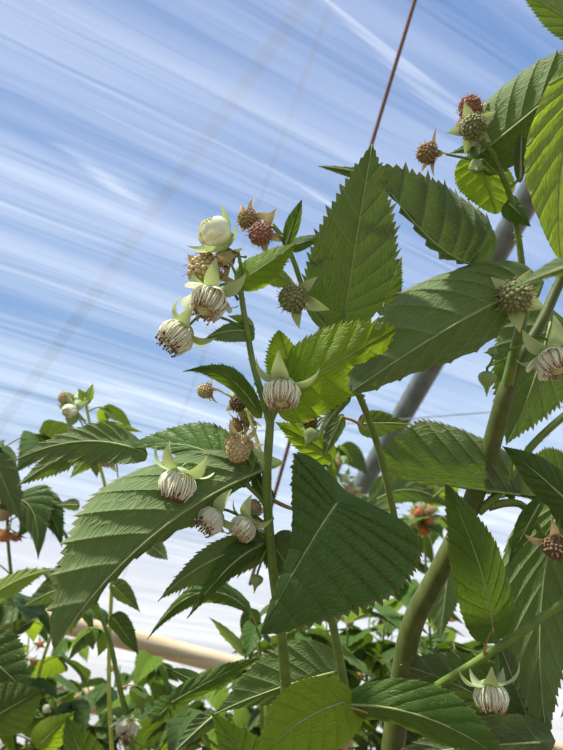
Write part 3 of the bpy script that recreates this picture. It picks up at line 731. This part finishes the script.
leaf(B, (482, 152, .50), (612, 40, .45), (-20, -52, 10), (12, 30, 14), (548, 98, .47), 'u', LEAF, N=8, curl=-.04, rim=(-.5, 0), pleat=.018, tooth=.05, stalk=[(496, 160, .495)])
leaf(B, (500, 140, .51), (448, 154, .50), (0, -7, 4), (0, 7, 3), None, 'u', LEAFD, N=6)
leaf(B, (592, 38, .46), (516, -12, .45), (10, -24, 4), (-10, 14, 4), None, 'u', LEAF, N=7)
leaf(B, (478, 158, .51), (496, 214, .505), (-27, 2, 4), (31, -4, 4), None, 't', LEAFY, N=6, pb=.6, tooth=.05)
leaf(B, (509, 203, .50), (531, 227, .495), (6, -12, 4), (-9, 8, 4), None, 't', LEAF, N=5, tooth=.09)
leaf(B, (520, 178, .49), (521, 130, .485), (-5, 0, 4), (7, 0, 2), None, 'u', LEAFD, N=6, pa=.7, stalk=[(508, 190, .50), (516, 182, .495)], smat=STALK)
leaf(B, (590, 258, .26), (512, 287, .27), (-2, -9, 14), (2, 8, 16), None, 'u', LEAF, N=7, tooth=.04, curl=.02)
leaf(B, (580, 514, .45), (502, 446, .46), (9, -18, 4), (-10, 14, 4), (540, 476, .45), 't', LEAFD, N=8, tooth=.03, pa=.6)
leaf(B, (575, 506, .54), (512, 494, .54), (4, -44, 6), (0, 12, 6), (545, 492, .54), 'u', LEAF, N=8, tooth=.05, pb=.6)
leaf(B, (540, 504, .51), (508, 566, .50), (-9, -6, 4), (8, 6, 6), None, 't', LEAF, N=7, pa=.6, tooth=.03)
leaf(B, (556, 500, .51), (580, 545, .50), (-9, 4, 4), (8, -6, 6), None, 't', LEAFD, N=7, pa=.6, tooth=.03)
leaf(B, (493, 627, .49), (446, 484, .455), (-27, 12, 6), (28, -6, 10), (479, 563, .465), 't', LEAF, N=9, curl=.08, pleat=.008, tooth=.05, pb=.7, pa=.42, cord=.16, stalk=[(484, 656, .505), (486, 642, .50)], smat=STALK,
     label='narrow upright green leaf on a red stalk')
leaf(B, (560, 500, .55), (549, 752, .50), (-46, 14, 4), (46, 10, 6), (540, 620, .525), 'u', LEAF, N=9, curl=-.04, tooth=.05, pleat=.010, label='long hanging leaf with ribbed underside at the side shoot')
leaf(B, (540, 738, .55), (400, 664, .54), (6, -34, 10), (-6, 34, 6), (475, 694, .54), 'u', LEAFD, N=8, tooth=.05, pb=.7)
leaf(B, (534, 738, .52), (494, 632, .52), (-20, 8, 4), (20, -6, 10), None, 'u', LEAFD, N=8, tooth=.05)
leaf(B, (540, 742, .50), (380, 760, .50), (0, -26, 8), (0, 30, 4), None, 'u', LEAFD, N=8, tooth=.04)

# ------------------------------------------------------------------ cane C: low front shoot with bright leaves
C = cane('short raspberry shoot with a pair of bright leaves and red leaf stalk', P(348, 770, .50))
gc = ORG[C.name]
tube('stem', [gc.copy(), gc.lerp(P(347, 770, .50), .5), P(347, 760, .50), P(346, 700, .495), P(338, 650, .49), P(330, 612, .487), P(322, 575, .485)], .0046, .0030, C, STEM, 10, 40, 16, .0014)
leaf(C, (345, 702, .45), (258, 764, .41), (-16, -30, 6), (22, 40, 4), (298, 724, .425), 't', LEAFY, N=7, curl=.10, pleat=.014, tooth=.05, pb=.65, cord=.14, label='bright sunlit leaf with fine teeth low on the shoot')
leaf(C, (344, 706, .455), (508, 764, .42), (22, -26, 8), (-10, 28, 20), (425, 718, .43), 't', LEAF, N=8, curl=.12, pleat=.012, tooth=.05, pb=.7, smat=STALK, stalk=[(347, 716, .49), (344, 709, .47)], label='pointed green leaf with a pale folded half')
tube('leaf_stalk', [P(346, 707, .452), P(356, 709, .449), P(368, 713, .446)], .0011, .0008, C, STALK, 7, 8)
leaf(C, (334, 672, .51), (214, 714, .50), (-12, -34, 8), (2, 16, 0), (272, 690, .50), 'u', LEAF, N=8, tooth=.05, curl=-.05)
leaf(C, (255, 775, .47), (211, 712, .45), (-16, 14, 4), (26, -4, 4), None, 't', LEAF, N=7, tooth=.05)
leaf(C, (213, 716, .50), (172, 754, .49), (-7, -6, 4), (8, 7, 4), None, 'u', LEAFD, N=7, tooth=.04)
head(C, 343, 740, .46, 16, (.1, .6, .7), 'tan', [(347, 760, .49)], sep=SEP_OPEN, sr=.0009)

# ------------------------------------------------------------------ plants further back
def unit_leaf(name, bend, foldz, seed, mat, N=7):
    def mid(q): return V((0, q, bend * q * q * -1))
    Lw, Rw = V((-.30, 0, foldz)), V((.30, 0, foldz))
    up = V((0, 0, 1))
    vs, uvs, fs = leaf_verts(mid, lambda q: Lw, lambda q: Rw, lambda q: up, lambda q: up, 1.0, N=N, per=6, cols=5, seed=seed, pleat=.012)
    me = bpy.data.meshes.new(name); me.from_pydata([tuple(v) for v in vs], [], [f for f in fs])
    me.materials.append(mat); me.polygons.foreach_set('use_smooth', [True] * len(fs))
    ul = me.uv_layers.new(name='UVMap'); dat = []
    for lp in me.loops: dat.extend(uvs[lp.vertex_index])
    ul.data.foreach_set('uv', dat); me.update()
    if me.polygons[len(fs) // 2].normal.z < 0: me.flip_normals()
    return me
UL = {}
for mk_, mm_ in (('m', LEAF), ('d', LEAFD), ('y', LEAFY)):
    UL[mk_] = [unit_leaf('leaflet_%s' % mk_, b_, f_, 40 + i, mm_) for i, (b_, f_) in enumerate(((.15, .04), (.35, .10), (.55, -.05)))]
def put_leaf(parent, base, dirv, up, ln, rnd, weights='mmmddy'):
    y = dirv.normalized(); z = (up - y * up.dot(y)).normalized(); x = y.cross(z)
    o = bpy.data.objects.new('leaf', rnd.choice(UL[rnd.choice(weights)])); COL.objects.link(o); o.parent = parent
    Mw = Matrix((x, y, z)).transposed().to_4x4() @ Matrix.Diagonal((ln * rnd.uniform(.85, 1.15), ln, ln, 1))
    Mw.translation = base - ORG[parent.name]; o.matrix_local = Mw
    return o
def bg_cane(label, pts, seed, nodes=8, lsize=.085, r=.003, mat=None, weights='mmmddy', group=None, start=.12, heads=0, hk=('tan', 'orange', 'bloom'), spread=1.0):
    rnd = random.Random(seed)
    top = [P(*p) for p in pts]; g = V((top[0].x, top[0].y, 0))
    e_ = thing('raspberry_cane', g, label, 'plant', group)
    full = [g] + [g.lerp(top[0], .5) + V((rnd.uniform(-.01, .01), rnd.uniform(-.01, .01), 0))] + top if top[0].z > .3 else [g] + top
    tube('stem', full, r * 1.25, r * .6, e_, mat or STEM, 8, 44, 20, .002)
    path = catmull(top, 40)
    for k in range(nodes):
        s_ = start + (1 - start) * (k + rnd.uniform(0, .8)) / nodes
        i = min(len(path) - 2, int(s_ * (len(path) - 1))); p = path[i]
        az = k * 2.4 + rnd.uniform(-.5, .5)
        out = V((math.cos(az), math.sin(az), rnd.uniform(.15, .7))).normalized()
        pl = lsize * rnd.uniform(.35, .75) * spread
        q = p + out * pl
        mid_ = p + out * pl * .5 + V((0, 0, pl * .12))
        tube('leaf_stalk', [p, mid_, q], .0011, .0009, e_, rnd.choice([STEM, STEM, STALK]), 6, 8)
        upv = V((rnd.uniform(-.5, .5), rnd.uniform(-.5, .5), 1))
        fl = V((out.x, out.y, rnd.uniform(-.75, .1)))
        L_ = lsize * rnd.uniform(.75, 1.15)
        put_leaf(e_, q, fl, upv, L_, rnd, weights)
        sd_ = V((-out.y, out.x, 0))
        for sg in (-1, 1):
            put_leaf(e_, q - out * pl * .18, fl * .5 + sd_ * sg + V((0, 0, rnd.uniform(-.6, .0))), upv, L_ * rnd.uniform(.65, .85), rnd, weights)
    for k in range(heads):
        i = int(rnd.uniform(.75, 1) * (len(path) - 1)); p = path[i]
        q = p + V((rnd.uniform(-1, 1), rnd.uniform(-1, 0), rnd.uniform(-.2, .9))) * .035
        small_head(e_, q, p, rnd.choice(hk), .013 * rnd.uniform(.8, 1.15), rnd)
    return e_
def small_head(e_, q, p, kind, s, rnd):
    me = CORE if kind == 'bloom' else BER[kind]
    o = bpy.data.objects.new('flower_head' if kind == 'bloom' else 'unripe_berry', me); COL.objects.link(o); o.parent = e_
    z = V((rnd.uniform(-.6, .6), rnd.uniform(-.8, 0), rnd.uniform(-.8, .3))).normalized(); x = z.orthogonal().normalized(); y = z.cross(x)
    Mw = Matrix((x, y, z)).transposed().to_4x4() @ Matrix.Scale(s, 4); Mw.translation = q - ORG[e_.name]; o.matrix_local = Mw
    for k in range(5):
        if kind == 'bloom':
            c = bpy.data.objects.new('petal', PET_CLOSED); COL.objects.link(c); c.parent = o; c.rotation_euler = (0, 0, k * 1.2566)
        c = bpy.data.objects.new('sepal', SEP_OPEN); COL.objects.link(c); c.parent = o; c.rotation_euler = (0, 0, k * 1.2566 + .5)
    tube('flower_stalk', [p, (p + q) / 2 + V((0, 0, .004)), q], .0008, .0007, e_, STEM, 5, 6)

# left: the flowering plant behind the big leaf
E = bg_cane('yellow stemmed raspberry cane topped by a small white flower and buds', [(112, 760, .86), (109, 690, .85), (110, 625, .84), (112, 575, .84), (106, 490, .84), (97, 455, .84), (88, 415, .84), (85, 398, .84)], 3, 4, .05, .0030, STEMY, 'mmy', start=.0)
head(E, 70, 411, .83, 15, (-.2, -.2, .9), 'bloom', [(90, 430, .84), (78, 412, .84)], sep=SEP_OPEN, sr=.0009)
head(E, 71, 421, .835, 13, (-.1, -.8, .5), 'bud', [(92, 440, .84), (82, 424, .84)], sr=.0009)
head(E, 66, 399, .84, 13, (-.5, .5, .6), 'tan', [(86, 404, .84), (76, 398, .84)], sep=SEP_OPEN, sr=.0009)
head(E, 107, 459, .82, 15, (-.3, -.3, .9), 'tan', [(118, 478, .835), (116, 462, .835)], sep=SEP_OPEN, sr=.0009)
leaf(E, (86, 402, .84), (93, 383, .84), (-4, -1, 3), (4, 1, 3), None, 'u', LEAFY, N=5, cols=5, per=6)
leaf(E, (86, 404, .84), (78, 388, .84), (-5, 2, 3), (5, -2, 3), None, 'u', LEAFY, N=5, cols=5, per=6)
leaf(E, (100, 425, .84), (142, 432, .83), (0, -5, 3), (0, 5, 3), None, 't', LEAFY, N=5, cols=5, per=6)
leaf(E, (96, 450, .84), (70, 478, .83), (-7, -5, 3), (7, 6, 3), None, 'u', LEAFY, N=6, cols=5, per=6)
leaf(E, (92, 455, .84), (97, 478, .84), (-7, 0, 3), (6, 1, 3), None, 'u', LEAF, N=6, cols=5, per=6)
leaf(E, (78, 505, .84), (57, 505, .84), (0, -5, 3), (0, 6, 3), None, 'u', LEAF, N=5, cols=5, per=6)
leaf(E, (150, 545, .82), (168, 560, .80), (6, -6, 3), (-6, 7, 3), None, 'u', LEAF, N=6, cols=5, per=6)
leaf(E, (113, 585, .82), (140, 612, .82), (6, -8, 3), (-6, 6, 3), None, 'u', LEAF, N=6, cols=5, per=6)
leaf(E, (113, 618, .80), (139, 655, .80), (8, -8, 3), (-7, 7, 3), None, 't', LEAFD, N=6, cols=5, per=6)
# the low hooked stem with the flower the bee sits on
K = bg_cane('green raspberry stem whose drooping flower carries a bee', [(140, 800, .74), (126, 715, .74), (118, 680, .74), (108, 635, .74), (100, 615, .74), (92, 602, .74)], 8, 3, .05, .0036, STEM, 'mmy', start=.35)
head(K, 127, 727, .735, 19, (.0, -.80, .55), 'fresh', [(120, 690, .74), (127, 706, .737)], petals=5, sep=SEP_OPEN, nsep=5)

lab = ['leafy raspberry cane with dark drooping leaves and red berries near the wire', 'pale stemmed raspberry cane leaning beside the lower wooden rail',
       'bushy raspberry cane in front of the upper wooden rail', 'raspberry cane with long arching leaf on a red stalk',
       'distant raspberry cane with orange berries behind the thick cane', 'distant raspberry cane with small white flowers and tan berries beside the steel tube',
       'low raspberry cane filling the gap behind the bright leaf pair', 'low dark raspberry cane behind the thick green cane']
Q = bg_cane(lab[0], [(20, 790, .95), (10, 700, .95), (14, 610, .95), (8, 540, .95), (6, 470, .95), (2, 440, .95)], 21, 9, .10, .0034, STEM, 'mdd', heads=0)
for (x, y, dd, sz, kd) in ((4, 536, .90, 12, 'orange'), (16, 537, .92, 9, 'orange'), (4, 512, .92, 15, 'tan'), (11, 509, .94, 12, 'dark')):
    head(Q, x, y, dd, sz, (-.2, -.6, .7), kd, [(8, 500, .95)], sep=SEP_OB, sr=.0008)
leaf(Q, (8, 500, .88), (38, 560, .84), (-16, 12, 4), (20, -14, 8), (32, 510, .86), 't', LEAFD, N=7, cols=5, per=6)
leaf(Q, (22, 500, .90), (62, 548, .87), (-12, 10, 4), (12, -10, 8), (48, 512, .87), 't', LEAFD, N=7, cols=5, per=6)
leaf(Q, (-14, 600, .75), (52, 570, .72), (-3, -8, 8), (3, 12, 4), (18, 580, .73), 'u', LEAFY, N=7, cols=5, per=6)
leaf(Q, (60, 588, .80), (24, 606, .78), (-4, -9, 4), (4, 10, 4), None, 'u', LEAF, N=6, cols=5, per=6)
leaf(Q, (-6, 460, .85), (20, 520, .84), (-14, 8, 4), (14, -8, 4), None, 'u', LEAFD, N=7, cols=5, per=6)
leaf(Q, (-20, 650, .70), (34, 700, .68), (16, -26, 4), (-18, 26, 4), None, 't', LEAFD, N=7, cols=5, per=6)
leaf(Q, (-10, 720, .66), (44, 690, .66), (-12, -22, 4), (14, 24, 4), None, 't', LEAFD, N=7, cols=5, per=6)
leaf(Q, (40, 745, .72), (74, 712, .72), (-14, -8, 4), (12, 12, 4), None, 't', LEAFY, N=7, cols=5, per=6)
leaf(Q, (88, 775, .70), (66, 716, .70), (-18, 4, 4), (20, -4, 4), None, 't', LEAF, N=7, cols=5, per=6)
bg_cane(lab[1], [(20, 790, 1.0), (30, 720, 1.0), (40, 670, .98), (60, 612, .96), (72, 580, .96)], 33, 7, .085, .0034, STEMY, 'mmdy')
bg_cane(lab[2], [(180, 800, 1.15), (170, 740, 1.15), (160, 690, 1.15), (150, 655, 1.15)], 35, 8, .085, .003, STEM, 'mmdy')
Z = bg_cane(lab[3], [(262, 800, .80), (262, 720, .80), (261, 660, .80), (258, 634, .80)], 37, 3, .06, .003, STEM, 'md')
leaf(Z, (245, 607, .66), (147, 640, .62), (0, -10, 10), (6, 13, 4), (197, 594, .63), 't', LEAF, N=8, cols=5, per=6, stalk=[(258, 634, .80), (252, 616, .70)], smat=STALK)
leaf(Z, (243, 653, .74), (209, 617, .74), (3, -4, 4), (-4, 4, 4), None, 'u', LEAFY, N=6, cols=5, per=6)
leaf(Z, (250, 612, .78), (250, 662, .78), (-10, 2, 4), (11, 0, 4), None, 't', LEAFD, N=6, cols=5, per=6)
leaf(Z, (173, 702, .62), (264, 656, .62), (-3, -10, 4), (5, 11, 4), None, 't', LEAF, N=7, cols=5, per=6, stalk=[(150, 718, .74)], smat=STALK)
leaf(Z, (200, 685, .66), (165, 668, .66), (4, -6, 4), (-4, 7, 4), None, 't', LEAFD, N=6, cols=5, per=6)
leaf(Z, (173, 703, .64), (150, 725, .64), (-9, -8, 4), (9, 10, 4), None, 't', LEAF, N=6, cols=5, per=6)
O5 = bg_cane(lab[4], [(430, 800, 1.15), (432, 680, 1.15), (428, 600, 1.15), (424, 540, 1.15), (420, 505, 1.15)], 41, 9, .095, .003, STEM, 'mmy', start=.1)
for (x, y, kd) in ((419, 512, 'orange'), (428, 520, 'orange'), (413, 520, 'tan'), (431, 508, 'tan'), (424, 530, 'orange'), (385, 490, 'tan')):
    head(O5, x, y, 1.10, 11, (-.2, -.4, .8), kd, [(421, 506, 1.15)], sep=SEP_OPEN, sr=.0009)
leaf(O5, (448, 572, .95), (440, 640, .93), (-18, 4, 4), (18, -4, 4), None, 'u', LEAF, N=7, cols=5, per=6)
leaf(O5, (375, 500, 1.0), (455, 512, 1.0), (-4, -18, 6), (0, 14, 4), (415, 490, 1.0), 'u', LEAF, N=7, cols=5, per=6)
leaf(O5, (430, 500, 1.0), (465, 470, 1.0), (-12, -10, 6), (12, 10, 4), None, 'u', LEAFY, N=7, cols=5, per=6)
O6 = bg_cane(lab[5], [(330, 800, 1.3), (335, 680, 1.3), (338, 580, 1.3), (342, 520, 1.3), (330, 480, 1.3), (322, 450, 1.3)], 43, 9, .10, .003, STEM, 'mmyd', start=.1)
for (x, y, kd) in ((346, 479, 'bloom'), (312, 478, 'bloom'), (337, 462, 'tan'), (344, 461, 'bud'), (350, 490, 'tan'), (357, 496, 'tan'), (344, 495, 'brown')):
    head(O6, x, y, 1.25, 9, (-.2, -.4, .8), kd, [(330, 485, 1.3)], sep=SEP_OPEN, sr=.0009)
leaf(O6, (330, 500, 1.2), (332, 458, 1.2), (-8, 2, 4), (8, 0, 4), None, 't', LEAFY, N=6, cols=5, per=6)
leaf(O6, (345, 512, .95), (400, 508, .95), (-3, -12, 6), (3, 12, 6), None, 'u', LEAF, N=6, cols=5, per=6)
bg_cane(lab[6], [(300, 820, 1.0), (302, 720, 1.0), (306, 660, 1.0), (310, 615, 1.0)], 47, 8, .09, .003, STEM, 'mdd')
bg_cane(lab[7], [(470, 820, .95), (465, 730, .95), (460, 690, .95), (455, 650, .95)], 49, 7, .09, .003, STEM, 'mdd')
FAR = ((610, 620, 1.4), (680, 600, 1.6), (-60, 610, 1.3), (300, 625, .95), (350, 600, 1.0), (385, 615, 1.05), (425, 640, 1.0), (275, 640, 1.1), (330, 560, 1.5), (410, 560, 1.5), (60, 640, 1.5), (120, 665, 1.6), (205, 690, 1.5), (250, 650, 1.7), (370, 610, 1.6), (395, 580, 1.8), (440, 610, 1.7), (510, 600, 1.5), (90, 690, 1.25), (230, 712, 1.2),
       (370, 650, 1.2), (30, 620, 1.4), (290, 610, 1.8), (330, 640, 1.4), (410, 640, 1.35), (10, 690, 1.1), (150, 705, 1.3), (300, 660, 1.15), (60, 715, .95), (190, 728, 1.0))
KN = {'tan': 'tan berries', 'orange': 'orange berries', 'bloom': 'round white flowers'}
for k, (x, yt, dd) in enumerate(FAR):
    hk_ = ('tan', 'orange', 'bloom')[(k * 7 // 3) % 3]; yel = k % 3 == 0
    bg_cane('%s stemmed raspberry cane with %s in the crowded row before the film wall' % ('yellow' if yel else 'green', KN[hk_]),
            [(x + 10, 830, dd), (x + 4, 770, dd), (x - 4, (770 + yt) / 2, dd), (x, yt, dd)], 60 + k, 11, .095, .0028, STEMY if yel else STEM, 'mmmdddyy', 'canes in the crowded row', heads=3, hk=(hk_,), start=.0)

# ------------------------------------------------------------------ the bee
BEEF = simple('bee_fur', (0.12, 0.07, 0.03), (0.30, 0.19, 0.08), 900, 0.9, bump=0.6)
BEED = simple('bee_dark', (0.015, 0.012, 0.01), (0.05, 0.035, 0.02), 500, 0.4)
BEEB = simple('bee_band', (0.34, 0.19, 0.06), (0.48, 0.30, 0.12), 600, 0.6)
t = NT('bee_wing'); tr_ = t.n('BsdfTransparent'); gl = t.n('BsdfPrincipled'); gl.inputs['Base Color'].default_value = (.5, .45, .35, 1); gl.inputs['Roughness'].default_value = .25
nzw = t.n('TexNoise'); nzw.inputs['Scale'].default_value = 300
mxw = t.n('MixShader'); t.l(t.math('MULTIPLY', nzw.outputs[0], .7), mxw.inputs[0]); t.l(tr_.outputs[0], mxw.inputs[1]); t.l(gl.outputs[0], mxw.inputs[2]); t.l(mxw.outputs[0], t.out.inputs[0])
BEEW = t.m
bc = P(125, 738, .705)
bee = thing('bee', bc, 'small brown and black bee clinging under the drooping white flower', 'insect')
by = CD(-.15, .85, .25); bz = CD(.25, -.2, .93); bz = (bz - by * bz.dot(by)).normalized(); bx = by.cross(bz)
def bpt(x, y, z): return bc + (bx * x + by * y + bz * z) * .0088          # y = towards the head, z = back
def bball(name, c, r, sq, mat, par=None, n=14, m_=10):
    vs, fs = ball(V((0, 0, 0)), r, n, m_, sq)
    # spheres poled along z; turn pole to y
    vs = [bpt(c[0] + v.x, c[1] + v.z, c[2] + v.y) for v in vs]
    return mesh_world(name, vs, fs, bpt(*c), par or bee, [mat])
bball('thorax', (0, .25, 0), .40, (1, 1, 1.05), BEEF)
hd = bball('head', (0, .78, -.06), .26, (1.15, .8, .8), BEED)
ab = bball('abdomen', (0, -.62, -.05), .42, (1, 1, 1.6), BEED)
for k, yy in enumerate((-.25, -.52, -.80, -1.03)):
    rr = .42 * math.sqrt(max(0.05, 1 - ((yy + .62) / .672) ** 2)) * 1.03
    bball('band', (0, yy, -.05), rr, (1, 1, .085 / rr), BEEB, ab, 16, 6)
for sg in (-1, 1):
    bball('eye', (sg * .22, .80, -.02), .12, (.7, .9, 1.2), BEED, hd, 8, 6)
    tube('antenna', [bpt(sg * .1, .95, .05), bpt(sg * .2, 1.15, .15), bpt(sg * .32, 1.28, .05)], .00022, .00018, hd, BEED, 5, 6)
    for k, (ln_, y0) in enumerate(((1.15, .42), (.8, .25))):
        pts = [bpt(sg * (.22 + ln_ * q * .55), y0 - ln_ * q * .85 + ww * .18 * math.sin(math.pi * min(1, q * 1.0)) , .34 + .12 * q) for ww in (1, -1) for q in [i / 8 for i in range(9)]]
        fcs = [(i, i + 1, i + 10, i + 9) for i in range(8)]
        mesh_world('wing', pts, fcs, bpt(sg * .22, y0, .34), bee, [BEEW])
    for k, y0 in enumerate((.45, .22, 0)):
        tube('leg', [bpt(sg * .25, y0, -.22), bpt(sg * .62, y0 + .15 - k * .18, -.25), bpt(sg * .72, y0 + .05 - k * .35, -.55)], .00042, .00022, bee, BEED, 6, 8)
